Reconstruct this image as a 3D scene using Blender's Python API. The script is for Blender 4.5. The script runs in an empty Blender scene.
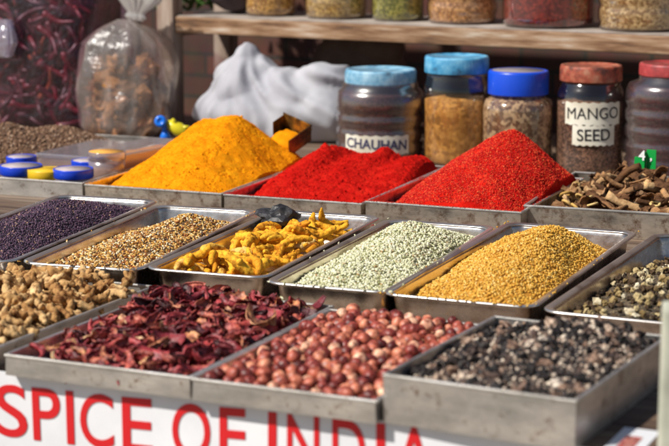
import bpy, bmesh, math, random
import numpy as np
from mathutils import Vector, Matrix, Euler, noise
sc = bpy.context.scene
R = math.radians
random.seed(7); rng = np.random.default_rng(7)

# ------------------------------------------------------------ camera, sky, sun, exposure
cam_d = bpy.data.cameras.new("camera"); cam = bpy.data.objects.new("camera", cam_d)
sc.collection.objects.link(cam); sc.camera = cam
cam.location = (0, 0, 1.56); cam.rotation_euler = (R(90 - 10.5), 0, 0)
cam_d.sensor_width = 36; cam_d.lens = 1800 / 669 * 36
cam_d.clip_start = 0.05; cam_d.clip_end = 2000
cam_d.dof.use_dof = True; cam_d.dof.focus_distance = 3.74; cam_d.dof.aperture_fstop = 4.5
SUN = Vector((-0.86, -0.42, 1.0)).normalized()
w = bpy.data.worlds.new("World"); sc.world = w; w.use_nodes = True
nt = w.node_tree; bg = nt.nodes['Background']
sky = nt.nodes.new('ShaderNodeTexSky'); sky.sky_type = 'NISHITA'; sky.sun_disc = False
sky.sun_elevation = math.asin(SUN.z); sky.sun_rotation = math.atan2(SUN.x, SUN.y) % (2 * math.pi)
nt.links.new(sky.outputs[0], bg.inputs[0]); bg.inputs[1].default_value = 0.07
sd = bpy.data.lights.new("sun", 'SUN'); sd.energy = 5.0; sd.angle = R(1.2); sd.color = (1, .95, .87)
so = bpy.data.objects.new("sun", sd); sc.collection.objects.link(so)
so.rotation_euler = (-SUN).to_track_quat('-Z', 'Y').to_euler(); so.location = (-5, -3, 8)
sc.view_settings.view_transform = 'Standard'; sc.view_settings.look = 'None'
sc.view_settings.exposure = 0.16; sc.view_settings.gamma = 1; sc.view_settings.use_curve_mapping = False
sc.cycles.max_bounces = 10; sc.cycles.transparent_max_bounces = 24

# ------------------------------------------------------------ helpers: materials
def nodes(name):
    m = bpy.data.materials.new(name); m.use_nodes = True
    return m, m.node_tree, m.node_tree.nodes['Principled BSDF']
def N(t, typ, **kw):
    n = t.nodes.new(typ)
    for k, v in kw.items(): setattr(n, k, v)
    return n
def ramp(t, stops, interp='LINEAR'):
    r = N(t, 'ShaderNodeValToRGB'); r.color_ramp.interpolation = interp
    e = r.color_ramp.elements
    while len(e) < len(stops): e.new(0.5)
    for i, (p, c) in enumerate(stops):
        e[i].position = p; e[i].color = (*c, 1)
    return r
def tex(t, scale, detail=4, rough=.55, kind='ShaderNodeTexNoise', co='Object', stretch=None):
    c = N(t, 'ShaderNodeTexCoord'); n = N(t, kind)
    n.inputs['Scale'].default_value = scale
    if kind == 'ShaderNodeTexNoise':
        n.inputs['Detail'].default_value = detail; n.inputs['Roughness'].default_value = rough
    if stretch:
        mp = N(t, 'ShaderNodeMapping'); mp.inputs['Scale'].default_value = stretch
        t.links.new(c.outputs[co], mp.inputs[0]); t.links.new(mp.outputs[0], n.inputs['Vector'])
    else: t.links.new(c.outputs[co], n.inputs['Vector'])
    return n
def bump(t, b, src, strength, dist):
    n = N(t, 'ShaderNodeBump'); n.inputs['Strength'].default_value = strength; n.inputs['Distance'].default_value = dist
    t.links.new(src, n.inputs['Height']); t.links.new(n.outputs[0], b.inputs['Normal'])
def noisy(name, stops, scale, rough=.8, bmp=(0, 0), bscale=None, metal=0, detail=5, stretch=None, spec=.5, sss=0):
    m, t, b = nodes(name)
    n = tex(t, scale, detail, stretch=stretch); r = ramp(t, stops)
    t.links.new(n.outputs['Fac'], r.inputs[0]); t.links.new(r.outputs[0], b.inputs['Base Color'])
    b.inputs['Roughness'].default_value = rough; b.inputs['Metallic'].default_value = metal
    b.inputs['Specular IOR Level'].default_value = spec
    if bmp[0]:
        n2 = tex(t, bscale or scale, 5) if bscale else n
        bump(t, b, n2.outputs['Fac'], *bmp)
    return m
def grainmat(name, stops, rough=.6, mode='island', spots=None, spec=.4, bmp=None, interp='LINEAR'):
    """one colour per grain ('island') or per object ('object'), with a little mottling of its own"""
    m, t, b = nodes(name)
    if mode == 'island': s = N(t, 'ShaderNodeNewGeometry').outputs['Random Per Island']
    else: s = N(t, 'ShaderNodeObjectInfo').outputs['Random']
    r = ramp(t, stops, interp); t.links.new(s, r.inputs[0]); col = r.outputs[0]
    if spots:
        n = tex(t, spots[0], 3); r2 = ramp(t, spots[1]); t.links.new(n.outputs['Fac'], r2.inputs[0])
        mx = N(t, 'ShaderNodeMix', data_type='RGBA', blend_type='MULTIPLY'); mx.inputs[0].default_value = 1
        t.links.new(col, mx.inputs[6]); t.links.new(r2.outputs[0], mx.inputs[7]); col = mx.outputs[2]
    t.links.new(col, b.inputs['Base Color'])
    b.inputs['Roughness'].default_value = rough; b.inputs['Specular IOR Level'].default_value = spec
    if bmp:
        n = tex(t, bmp[0], 4); bump(t, b, n.outputs['Fac'], bmp[1], bmp[2])
    return m
def plain(name, c, rough=.5, metal=0, spec=.5, trans=0):
    m, t, b = nodes(name); b.inputs['Base Color'].default_value = (*c, 1)
    b.inputs['Roughness'].default_value = rough; b.inputs['Metallic'].default_value = metal
    b.inputs['Specular IOR Level'].default_value = spec; b.inputs['Transmission Weight'].default_value = trans
    return m
def film(name, tint, gloss=.25, rough=.15, haze=0.0, hazecol=(.8, .8, .85), bmp=None, facing=.5):
    """thin clear plastic or glass wall: clear body, sheen at grazing angles, optional milky share"""
    m = bpy.data.materials.new(name); m.use_nodes = True; t = m.node_tree; t.nodes.clear()
    o = N(t, 'ShaderNodeOutputMaterial'); tr = N(t, 'ShaderNodeBsdfTransparent'); tr.inputs[0].default_value = (*tint, 1)
    g = N(t, 'ShaderNodeBsdfGlossy'); g.inputs['Roughness'].default_value = rough
    lw = N(t, 'ShaderNodeLayerWeight'); lw.inputs[0].default_value = facing
    mul = N(t, 'ShaderNodeMath', operation='MULTIPLY_ADD'); mul.inputs[1].default_value = gloss * 1.5; mul.inputs[2].default_value = gloss * .25
    t.links.new(lw.outputs['Facing'], mul.inputs[0])
    base = tr.outputs[0]
    if haze:
        df = N(t, 'ShaderNodeBsdfDiffuse'); df.inputs[0].default_value = (*hazecol, 1)
        tl = N(t, 'ShaderNodeBsdfTranslucent'); tl.inputs[0].default_value = (*hazecol, 1)
        ad = N(t, 'ShaderNodeMixShader'); t.links.new(df.outputs[0], ad.inputs[1]); t.links.new(tl.outputs[0], ad.inputs[2])
        mh = N(t, 'ShaderNodeMixShader'); mh.inputs[0].default_value = haze
        t.links.new(base, mh.inputs[1]); t.links.new(ad.outputs[0], mh.inputs[2]); base = mh.outputs[0]
    mx = N(t, 'ShaderNodeMixShader'); t.links.new(mul.outputs[0], mx.inputs[0])
    t.links.new(base, mx.inputs[1]); t.links.new(g.outputs[0], mx.inputs[2]); t.links.new(mx.outputs[0], o.inputs[0])
    if bmp:
        n = tex(t, bmp[0], 5); bn = N(t, 'ShaderNodeBump'); bn.inputs['Strength'].default_value = bmp[1]; bn.inputs['Distance'].default_value = bmp[2]
        t.links.new(n.outputs['Fac'], bn.inputs['Height']); t.links.new(bn.outputs[0], g.inputs['Normal']); t.links.new(bn.outputs[0], lw.inputs['Normal'])
    return m

# ------------------------------------------------------------ helpers: objects
def link(o, parent=None):
    sc.collection.objects.link(o)
    if parent is not None: o.parent = parent
    return o
def tag(o, label=None, cat=None, group=None, kind=None):
    if label: o['label'] = label
    if cat: o['category'] = cat
    if group: o['group'] = group
    if kind: o['kind'] = kind
    return o
def empty(name, loc, rz=0):
    o = bpy.data.objects.new(name, None); o.location = loc; o.rotation_euler = (0, 0, rz); o.empty_display_size = .05
    return link(o)
def mesh(name, V, F, mat=None, smooth=False):
    me = bpy.data.meshes.new(name)
    me.from_pydata([tuple(v) for v in V], [], [tuple(f) for f in F])
    if mat: me.materials.append(mat)
    if smooth: me.polygons.foreach_set('use_smooth', [True] * len(me.polygons))
    me.update(); return me
def obj(name, me, parent=None, loc=(0, 0, 0), rot=(0, 0, 0)):
    o = bpy.data.objects.new(name, me); o.location = loc; o.rotation_euler = rot
    return link(o, parent)
def fnoise(x, y, z=0., o=4): return noise.fractal(Vector((x, y, z)), 1.0, 2.0, o)
def bmbox(bm, x0, x1, y0, y1, z0, z1):
    vs = [bm.verts.new(p) for p in ((x0,y0,z0),(x1,y0,z0),(x1,y1,z0),(x0,y1,z0),(x0,y0,z1),(x1,y0,z1),(x1,y1,z1),(x0,y1,z1))]
    for f in ((3,2,1,0),(4,5,6,7),(0,1,5,4),(1,2,6,5),(2,3,7,6),(3,0,4,7)): bm.faces.new([vs[i] for i in f])
def boxes(name, bxs, mat, parent=None, loc=(0,0,0), rot=(0,0,0), bevel=0, cuts=0):
    bm = bmesh.new()
    for b in bxs: bmbox(bm, *b)
    if bevel: bmesh.ops.bevel(bm, geom=list(bm.edges), offset=bevel, segments=2, affect='EDGES', profile=.6)
    me = bpy.data.meshes.new(name); bm.to_mesh(me); bm.free()
    if mat: me.materials.append(mat)
    return obj(name, me, parent, loc, rot)
def lathe(name, prof, mat, parent=None, loc=(0,0,0), rot=(0,0,0), n=40, sq=0, cap=True, wob=0, seed=0, rib=None):
    """prof = [(r,z)...] bottom to top; sq>0 squares the plan off"""
    V = []; F = []
    for (r, z) in prof:
        for k in range(n):
            a = 2 * math.pi * k / n; c, s = math.cos(a), math.sin(a)
            rr = r
            if sq: rr = r / (abs(c) ** sq + abs(s) ** sq) ** (1 / sq)
            if rib and rib[0] < z < rib[1] and k % 2: rr *= .982
            if wob: rr *= 1 + wob * noise.noise(Vector((c * 1.5 + seed, s * 1.5, z * 14)))
            V.append((rr * c, rr * s, z))
    m = len(prof)
    for i in range(m - 1):
        for k in range(n):
            F.append((i*n+k, i*n+(k+1) % n, (i+1)*n+(k+1) % n, (i+1)*n+k))
    if cap: F.append(tuple(range(n-1, -1, -1))); F.append(tuple((m-1)*n+k for k in range(n)))
    return obj(name, mesh(name, V, F, mat, True), parent, loc, rot)
ICO = {}
def ico(sub):
    if sub not in ICO:
        bm = bmesh.new(); bmesh.ops.create_icosphere(bm, subdivisions=sub, radius=1)
        ICO[sub] = (np.array([v.co[:] for v in bm.verts]), np.array([[v.index for v in f.verts] for f in bm.faces])); bm.free()
    return ICO[sub]
def rotmats(n, tilt=None):
    """random rotations; tilt limits how far the long axis leaves the horizontal"""
    yaw = rng.uniform(0, 2*np.pi, n); pit = rng.normal(0, tilt, n) if tilt else rng.uniform(-np.pi/2, np.pi/2, n); rol = rng.uniform(0, 2*np.pi, n)
    def m(a, ax):
        c, s = np.cos(a), np.sin(a); M = np.zeros((n, 3, 3)); i, j = [(1,2),(2,0),(0,1)][ax]
        M[:, ax, ax] = 1; M[:, i, i] = c; M[:, j, j] = c; M[:, i, j] = -s; M[:, j, i] = s; return M
    return m(yaw, 2) @ m(pit, 1) @ m(rol, 0)
def swarm(name, pts, base, scales, mat, parent=None, tilt=None, smooth=True, wob=0, loc=(0,0,0), rot=(0,0,0)):
    """many small grains merged in one mesh (stuff)"""
    V0, F0 = base; n = len(pts); pts = np.asarray(pts)
    Vv = V0[None, :, :] * scales[:, None, :]
    if wob: Vv = Vv * (1 + rng.normal(0, wob, (n, len(V0), 1)))
    Vv = np.einsum('nij,nvj->nvi', rotmats(n, tilt), Vv) + pts[:, None, :]
    Ff = (F0[None] + (np.arange(n) * len(V0))[:, None, None]).reshape(-1, F0.shape[1])
    me = bpy.data.meshes.new(name); V = Vv.reshape(-1, 3)
    me.vertices.add(len(V)); me.vertices.foreach_set('co', V.ravel())
    k = Ff.shape[1]; me.loops.add(Ff.size); me.loops.foreach_set('vertex_index', Ff.ravel().astype(np.int32))
    me.polygons.add(len(Ff)); me.polygons.foreach_set('loop_start', np.arange(0, Ff.size, k, dtype=np.int32))
    me.update(calc_edges=True); me.validate()
    if smooth: me.polygons.foreach_set('use_smooth', [True] * len(me.polygons))
    me.materials.append(mat)
    return obj(name, me, parent, loc, rot)
def tube(path, rad, n=8, jit=0, seed=0):
    V = []; F = []; P = [Vector(p) for p in path]
    for i, p in enumerate(P):
        d = (P[min(i+1, len(P)-1)] - P[max(i-1, 0)]).normalized()
        u = d.cross(Vector((0.13, .2, 1))).normalized(); v = d.cross(u)
        for k in range(n):
            a = 2*math.pi*k/n; r = rad[i]
            if jit: r *= 1 + jit * noise.noise(Vector((math.cos(a)*1.3+seed, math.sin(a)*1.3, i*.9)))
            V.append(p + (u*math.cos(a) + v*math.sin(a)) * r)
    m = len(P)
    for i in range(m-1):
        for k in range(n): F.append((i*n+k, i*n+(k+1) % n, (i+1)*n+(k+1) % n, (i+1)*n+k))
    F.append(tuple(range(n-1, -1, -1))); F.append(tuple((m-1)*n+k for k in range(n)))
    return V, F
def merge(parts):
    V = []; F = []
    for v, f in parts:
        o = len(V); V += [Vector(p) for p in v]; F += [tuple(i+o for i in g) for g in f]
    return V, F
def text_mesh(s, size, mat, name, ext=.0008, bold=0, sx=1, wrap=None, spacing=1, align='CENTER', sub=0):
    c = bpy.data.curves.new(name, 'FONT'); c.body = s; c.size = size; c.extrude = ext; c.offset = bold
    c.align_x = align; c.align_y = 'CENTER' if align == 'CENTER' else 'TOP_BASELINE'; c.space_character = spacing; c.resolution_u = 6
    t = bpy.data.objects.new('t', c); link(t); bpy.context.view_layer.update()
    me = bpy.data.meshes.new_from_object(t.evaluated_get(bpy.context.evaluated_depsgraph_get()))
    bpy.data.objects.remove(t); me.name = name
    for v in me.vertices:
        v.co.x *= sx
        x, y, z = v.co            # letters stand in the XZ plane facing -Y
        if wrap: a = x / wrap; v.co = (math.sin(a) * (wrap + z), -math.cos(a) * (wrap + z), y)
        else: v.co = (x, -z, y)
    me.materials.clear(); me.materials.append(mat); return me

# ------------------------------------------------------------ materials
def tin_mat(name, hue=(.60, .57, .53), rust=.45, dirt=.6):
    m, t, b = nodes(name)
    n = tex(t, 11, 8, .68, stretch=(.6, .6, 1.6)); r = ramp(t, [(.27, (.08, .04, .02)), (.27+.16*rust, tuple(c*.62 for c in hue)), (.50, hue), (.68, tuple(min(1, c*1.45) for c in hue))])
    t.links.new(n.outputs['Fac'], r.inputs[0])
    n2 = tex(t, 30, 8, .75); r2 = ramp(t, [(.34, (.26, .12, .05)), (.34+.16*dirt, (1, 1, 1))])
    t.links.new(n2.outputs['Fac'], r2.inputs[0])
    mx = N(t, 'ShaderNodeMix', data_type='RGBA', blend_type='MULTIPLY'); mx.inputs[0].default_value = 1
    t.links.new(r.outputs[0], mx.inputs[6]); t.links.new(r2.outputs[0], mx.inputs[7]); t.links.new(mx.outputs[2], b.inputs['Base Color'])
    b.inputs['Metallic'].default_value = .86
    rr = N(t, 'ShaderNodeMapRange'); rr.inputs[3].default_value = .50; rr.inputs[4].default_value = .24
    t.links.new(n.outputs['Fac'], rr.inputs[0]); t.links.new(rr.outputs[0], b.inputs['Roughness'])
    bump(t, b, n2.outputs['Fac'], .35, .002)
    return m
TIN = tin_mat('aged tin sheet'); TIN_RUST = tin_mat('rusty tin sheet', (.56, .49, .40), .95, 1.0)
RIMM = tin_mat('highlit tin rim', (.76, .74, .70), .5, .3)  # lighter base colour paints the bright highlight along the rims
def steel_mat():
    m, t, b = nodes('scuffed stainless steel')
    n = tex(t, 14, 7, .62, stretch=(1, .35, 1)); r = ramp(t, [(.28, (.16, .09, .055)), (.43, (.46, .38, .32)), (.58, (.78, .71, .64))])
    t.links.new(n.outputs['Fac'], r.inputs[0]); t.links.new(r.outputs[0], b.inputs['Base Color'])
    b.inputs['Metallic'].default_value = 1
    n2 = tex(t, 45, 6, .7); rr = N(t, 'ShaderNodeMapRange'); rr.inputs[3].default_value = .12; rr.inputs[4].default_value = .42
    t.links.new(n2.outputs['Fac'], rr.inputs[0]); t.links.new(rr.outputs[0], b.inputs['Roughness'])
    n3 = tex(t, 22, 3); bump(t, b, n3.outputs['Fac'], .25, .004)
    return m
STEEL = steel_mat()
RIMS = noisy('worn steel rim', [(.3, (.35, .27, .22)), (.5, (.75, .70, .65))], 10, .3, (.15, .002), metal=.9)
WOODY = noisy('weathered plank', [(.3, (.04, .02, .012)), (.5, (.13, .08, .05)), (.7, (.24, .18, .13))], 6, .75, (.4, .003), metal=0, stretch=(.5, 6, 6))
WHITE_PLASTIC = plain('white plastic', (.75, .75, .76), .4)

# ------------------------------------------------------------ the stall frame
TA = R(-24.5); TX, TY = -.523, 2.77
def TF(x, y, z=0): return (TX + x*math.cos(TA) - y*math.sin(TA), TY + x*math.sin(TA) + y*math.cos(TA), z)
# setting: ground, back wall
bm = bmesh.new()
bmesh.ops.create_grid(bm, x_segments=8, y_segments=8, size=400)
gm = bpy.data.meshes.new('ground'); bm.to_mesh(gm); bm.free()
gm.materials.append(noisy('dusty ground', [(.3, (.16, .12, .09)), (.7, (.30, .25, .19))], 3, .95, (.4, .02), 20))
tag(obj('ground', gm), kind='structure')

def brick_mat():
    m, t, b = nodes('old brick darkened for shade'); br = tex(t, 1, kind='ShaderNodeTexBrick')
    # wall faces -Y: lay bricks in X/Z
    mp = N(t, 'ShaderNodeMapping'); mp.inputs['Rotation'].default_value = (R(90), 0, 0)
    c = N(t, 'ShaderNodeTexCoord'); t.links.new(c.outputs['Object'], mp.inputs[0]); t.links.new(mp.outputs[0], br.inputs['Vector'])
    br.inputs['Scale'].default_value = 1; br.inputs['Brick Width'].default_value = .23; br.inputs['Row Height'].default_value = .08
    br.inputs['Mortar Size'].default_value = .008; br.inputs['Mortar Smooth'].default_value = .3
    br.inputs['Color1'].default_value = (.15, .055, .035, 1); br.inputs['Color2'].default_value = (.09, .04, .028, 1); br.inputs['Mortar'].default_value = (.05, .038, .03, 1)  # shade at the back of the stall is put into these dark colours
    n = tex(t, 12, 6); mx = N(t, 'ShaderNodeMix', data_type='RGBA', blend_type='MULTIPLY'); mx.inputs[0].default_value = .7
    t.links.new(br.outputs[0], mx.inputs[6]); t.links.new(n.outputs['Color'], mx.inputs[7]); t.links.new(mx.outputs[2], b.inputs['Base Color'])
    b.inputs['Roughness'].default_value = .9; bump(t, b, br.outputs['Fac'], -.6, .006)
    return m
tag(boxes('brick_wall', [(-3.2, 3.2, 0, .15, 0, 2.6)], brick_mat(), loc=TF(0.6, 3.40), rot=(0, 0, TA-R(4.5))),
    'red brick wall, colour darkened for shade, behind the shelf of jars', 'wall')

def table(label, x0, x1, y0, y1, cat='table'):
    t = empty('wooden_table', TF((x0+x1)/2, (y0+y1)/2), TA); tag(t, label, cat)
    a, b = (x1-x0)/2, (y1-y0)/2
    boxes('table_top', [(-a, a, -b, b, .762, .80)], WOODY, t, bevel=.003)
    boxes('apron', [(-a+.04, a-.04, -b+.05, -b+.075, .66, .762), (-a+.04, a-.04, b-.075, b-.05, .66, .762)], WOODY, t)
    for sx in (-1, 1):
        for sy in (-1, 1):
            boxes('leg', [(sx*(a-.08)-.03, sx*(a-.08)+.03, sy*(b-.11)-.03, sy*(b-.11)+.03, 0, .762)], WOODY, t, bevel=.003)
    return t
table('long wooden display table under the trays of spices, behind the lettered banner', -1.75, 1.035, .035, 2.17)
table('wooden table at the back carrying the jars and plastic bags', -2.1, 1.6, 2.18, 3.12)

# ------------------------------------------------------------ trays
T = {
'A': (-.86, 2.93, -24.5, .33, .54, .032), 'B': (-.523, 2.771, -24.5, .335, .52, .035), 'C': (-.215, 2.628, -24.5, .302, .50, .035), 'D': (.071, 2.512, -28, .293, .41, .073),
'E': (-.872, 3.47, -17.5, .262, .74, .055), 'F': (-.611, 3.392, -17.5, .255, .68, .055), 'G': (-.365, 3.336, -20, .255, .68, .055), 'H': (-.132, 3.213, -21, .25, .69, .055), 'I': (.077, 3.121, -23, .29, .76, .055), 'J': (.349, 3.00, -24.5, .27, .78, .052),
'K': (-1.33, 4.69, -22, .76, .80, .045), 'L': (-.616, 4.386, -22, .372, .62, .045), 'M': (-.264, 4.238, -22, .352, .62, .045), 'N': (.072, 4.082, -23, .372, .52, .055), 'O': (.427, 3.99, -20, .40, .52, .062)}
ZT = .8006
def W(k, x, y, z=0):
    X, Y, a, w_, d_, h_ = T[k]; a = R(a)
    return Vector((X + x*math.cos(a) - y*math.sin(a), Y + x*math.sin(a) + y*math.cos(a), ZT + z))
def tin_tray(k, name, label, mat):
    X, Y, a, w_, d_, h = T[k]; th = .0025
    r = empty(name, (X, Y, ZT), R(a)); tag(r, label, 'tray', 'square cornered tin trays')
    bm = bmesh.new()
    bmbox(bm, 0, w_, 0, d_, 0, .002)
    for b in ((0, w_, 0, th), (0, w_, d_-th, d_), (0, th, th, d_-th), (w_-th, w_, th, d_-th)): bmbox(bm, *b, .002, h-.004)
    bmesh.ops.subdivide_edges(bm, edges=[e for e in bm.edges if e.calc_length() > .1], cuts=7)
    for v in bm.verts:     # dents
        q = noise.noise(Vector((v.co.x*9+X*7, v.co.y*9, v.co.z*9))) * .0022
        if v.co.z > .003: v.co.x += q; v.co.y += q
    me = bpy.data.meshes.new('tray_body'); bm.to_mesh(me); bm.free(); me.materials.append(mat); obj('tray_body', me, r)
    bm = bmesh.new(); q = .0065     # folded hem along the top edge
    rim_mat = RIMM
    for b in ((-.002, w_+.002, -.002, q-.002), (-.002, w_+.002, d_-q+.002, d_+.002), (-.002, q-.002, q-.002, d_-q+.002), (w_-q+.002, w_+.002, q-.002, d_-q+.002)): bmbox(bm, *b, h-.0045, h)
    bmesh.ops.bevel(bm, geom=list(bm.edges), offset=.0012, segments=2, affect='EDGES')
    for v in bm.verts: v.co.z += .0012 * noise.noise(Vector((v.co.x*8, v.co.y*8, X*5)))
    me = bpy.data.meshes.new('rim'); bm.to_mesh(me); bm.free(); me.materials.append(rim_mat); obj('rim', me, r)
    return r
def rrect(w_, d_, inset, rad, n=7):
    pts = []; r = max(rad, .004)
    for (cx, cy, a0) in ((w_-inset-r, inset+r, -90), (w_-inset-r, d_-inset-r, 0), (inset+r, d_-inset-r, 90), (inset+r, inset+r, 180)):
        for i in range(n+1):
            a = R(a0 + 90*i/n); pts.append((cx+r*math.cos(a), cy+r*math.sin(a)))
    return pts
def steel_tray(k, label):
    X, Y, a, w_, d_, h = T[k]
    r = empty('steel_tray', (X, Y, ZT), R(a)); tag(r, label, 'tray', 'round cornered stainless steel trays')
    R0 = .036
    def loops(seq):
        V = []; F = []; n = None
        for (ins, z) in seq:
            p = rrect(w_, d_, ins, R0-ins*.6); n = len(p); V += [(x, y, z) for x, y in p]
        for i in range(len(seq)-1):
            for j in range(n): F.append((i*n+j, i*n+(j+1) % n, (i+1)*n+(j+1) % n, (i+1)*n+j))
        return V, F, n
    V, F, n = loops([(.026, .0), (.023, .003), (.020, .012), (.016, h-.012), (.0145, h-.006), (.0135, h-.0045)][::1] +
                    [(.0155, h-.004), (.017, h-.008), (.0185, h-.014), (.022, .013), (.0255, .005), (.030, .0022)])
    F.append(tuple(range(n-1, -1, -1))); F.append(tuple((11)*n+j for j in range(n)))
    obj('pan', mesh('pan', V, F, STEEL, True), r)
    V, F, n = loops([(.0138, h-.0046), (.002, h-.005), (.0, h-.0035), (.0006, h-.0012), (.0028, h), (.0055, h-.0003), (.0105, h-.0012), (.0135, h-.002), (.0162, h-.0035), (.0138, h-.0046)])
    obj('rolled_rim', mesh('rolled_rim', V, F, RIMS, True), r)
    return r
tin_tray('A', 'tin_tray', 'low tin tray of pale dried ginger at the front left corner', TIN)
tin_tray('B', 'tin_tray', 'low tin tray heaped with dark red dried rinds in the front row', TIN)
tin_tray('C', 'tin_tray', 'low tin tray of round reddish brown soap nuts in the front row', TIN)
tin_tray('D', 'deep_tin_tray', 'deep grey tin tray of black and pinkish resin lumps, nearest at the right', TIN)
steel_tray('E', 'steel tray of dark purple mustard seed at the left edge')
steel_tray('F', 'steel tray of mixed tan and brown seeds beside the purple mustard seed')
steel_tray('G', 'steel tray of yellow turmeric fingers with a black rock on its back corner')
steel_tray('H', 'steel tray of pale green seeds between turmeric fingers and golden grain')
steel_tray('I', 'steel tray of golden yellow grain, right of the pale green seeds')
steel_tray('J', 'steel tray with a low dark and yellow pile of dried buds at the right edge')
tin_tray('K', 'wide_tin_tray', 'wide tin tray holding plastic tubs with blue and yellow lids', TIN)
tin_tray('L', 'rusty_tin_tray', 'rusty tin tray under the orange turmeric powder cone', TIN_RUST)
tin_tray('M', 'rusty_tin_tray', 'rusty tin tray of smooth red powder between turmeric powder and coarse chilli', TIN_RUST)
tin_tray('N', 'rusty_tin_tray', 'rusty tin tray under the tall cone of coarse red chilli', TIN_RUST)
tin_tray('O', 'rusty_tin_tray', 'rusty tin tray of brown bark sticks at the right, below the mango seed jar', TIN_RUST)

# ------------------------------------------------------------ heaps
def heap_fn(k, cones, hb, s, m=(.004, .004, .004, .004), amp=.002, freq=40, floor=.003, sm=.012, seed=0., p=2., ke=.014):
    """cones: (x,y,H,rx,ry). hb = height allowed at the tray wall, s = slope inward from it"""
    X, Y, a, w_, d_, h_ = T[k]
    def f(x, y):
        z = 0
        for (ax, ay, H, rx, ry) in cones:
            r = ((abs(x-ax)/rx)**p + (abs(y-ay)/ry)**p)**(1/p)
            c = H*(1 - (math.sqrt(r*r+.012)-.11))
            z = max(z, c) if sm == 0 else (sm*math.log(math.exp(z/sm)+math.exp(c/sm)) if c > z-.1 else z)
        es = (x-m[0], w_-m[1]-x, y-m[2], d_-m[3]-y); e = -ke*math.log(sum(math.exp(-q/ke) for q in es))
        lim = hb + s*max(e, 0)
        z = z if z < lim-.01 else (lim - .004 if z > lim+.01 else (z+lim)/2-.003)
        z += amp*fnoise(x*freq+seed, y*freq, seed) + amp*1.5*fnoise(x*freq*.25+seed, y*freq*.25, 3+seed, 2)
        return max(floor, z)
    return f
def heap(k, name, label, cat, f, mat, nx=120, ny=170, m=(.004, .004, .004, .004), group=None):
    X, Y, a, w_, d_, h_ = T[k]; V = []; F = []
    for j in range(ny+1):
        for i in range(nx+1):
            x = m[0] + (w_-m[0]-m[1])*i/nx; y = m[2] + (d_-m[2]-m[3])*j/ny
            V.append((x, y, f(x, y)))
    for j in range(ny):
        for i in range(nx):
            q = j*(nx+1)+i; F.append((q, q+1, q+nx+2, q+nx+1))
    # skirt and underside
    ring = [i for i in range(nx+1)] + [j*(nx+1)+nx for j in range(1, ny+1)] + [ny*(nx+1)+i for i in range(nx-1, -1, -1)] + [j*(nx+1) for j in range(ny-1, 0, -1)]
    o = len(V); V += [(V[i][0], V[i][1], .0024) for i in ring]; L = len(ring)
    for i in range(L): F.append((ring[(i+1) % L], ring[i], o+i, o+(i+1) % L))
    F.append(tuple(o+i for i in range(L-1, -1, -1)))
    ob = obj(name, mesh(name, V, F, mat, True), None, (X, Y, ZT), (0, 0, R(a)))
    tag(ob, label, cat, group, 'stuff'); return ob
def powder_mat(name, stops, bs=500, bstr=.5):
    m, t, b = nodes(name)
    n = tex(t, 22, 8, .7); r = ramp(t, stops); t.links.new(n.outputs['Fac'], r.inputs[0])
    t.links.new(r.outputs[0], b.inputs['Base Color'])
    b.inputs['Roughness'].default_value = 1; b.inputs['Specular IOR Level'].default_value = .05
    n2 = tex(t, bs, 4, .7); bump(t, b, n2.outputs['Fac'], bstr, .003); return m
def surf_pts(k, f, n, m=(.03, .03, .03, .03), zmin=.004, up=0., mask=None):
    X, Y, a, w_, d_, h_ = T[k]; out = []; tries = 0
    while len(out) < n and tries < n*30:
        tries += 1
        x = random.uniform(m[0], w_-m[1]); y = random.uniform(m[2], d_-m[3]); z = f(x, y)
        if z < zmin or (mask and not mask(x, y)): continue
        out.append((x, y, z+up))
    return out
def grains(k, name, label, cat, f, n, base, sc3, mat, m=(.03,)*4, zmin=.006, up=0, tilt=.5, jz=.001, wob=0, smooth=True, ob=None, big=0):
    """seeds laid over the heap; returns one object holding the heap's own bed and its seeds"""
    X, Y, a, w_, d_, h_ = T[k]
    P = np.array(surf_pts(k, f, n, m, zmin, up)); P[:, 2] += rng.normal(0, jz, len(P))
    S = np.array(sc3)[None] * rng.uniform(.75, 1.25, (len(P), 1)) * rng.uniform(.85, 1.15, (len(P), 3))
    if big: S *= (1 + np.minimum(2.2, big*rng.exponential(1, (len(P), 1))) * (rng.random((len(P), 1)) < .05))
    o = swarm(name, P, base, S, mat, None, tilt, smooth, wob, (X, Y, ZT), (0, 0, R(a)))
    tag(o, label, cat, None, 'stuff'); return o

# turmeric powder cone
mL = (.006, .006, .006, .006)
def star(k, ax, ay, H, hb, p, seed, amp=.0018, freq=45, crack=.0015, m=.005, flat=.10, edge=(0, 0, 0, 0)):
    """a poured cone whose foot follows the tray walls"""
    X, Y, a, w_, d_, h_ = T[k]
    x0, x1, y0, y1 = m+edge[0], w_-m-edge[1], m+edge[2], d_-m-edge[3]
    def f(x, y):
        wx = x + .010*fnoise(x*9+seed, y*9, 1, 2); wy = y + .016*fnoise(x*8, y*8+seed, 5, 2)
        dx = (wx-ax)/((x1-ax) if wx > ax else (ax-x0)); dy = (wy-ay)/((y1-ay) if wy > ay else (ay-y0))
        q = (abs(dx)**p + abs(dy)**p)**(1/p); q2 = math.sqrt(q*q+flat*flat)-flat*.8
        z = hb + (H-hb)*(1-q2)
        z += amp*fnoise(x*freq+seed, y*freq, seed) + amp*2.2*fnoise(x*freq*.3+seed, y*freq*.3, 3+seed, 3)
        c = abs(fnoise(x*15+seed, y*15, 7, 4)); z -= crack*max(0, 1-c*14)
        return max(.003, z)
    return f
fL1 = star('L', .190, .45, .176, .036, 2.5, 2.3, .0022, 42, .003, flat=.16, edge=(.012, 0, 0, 0))
fL2 = star('L', .128, .43, .166, .030, 2.3, 5.3, .0022, 42, .003, flat=.12, edge=(.012, 0, 0, 0))
def fL(x, y):
    a, b = fL1(x, y), fL2(x, y); return max(a, b) + .004*math.exp(-abs(a-b)/.008)
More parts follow.
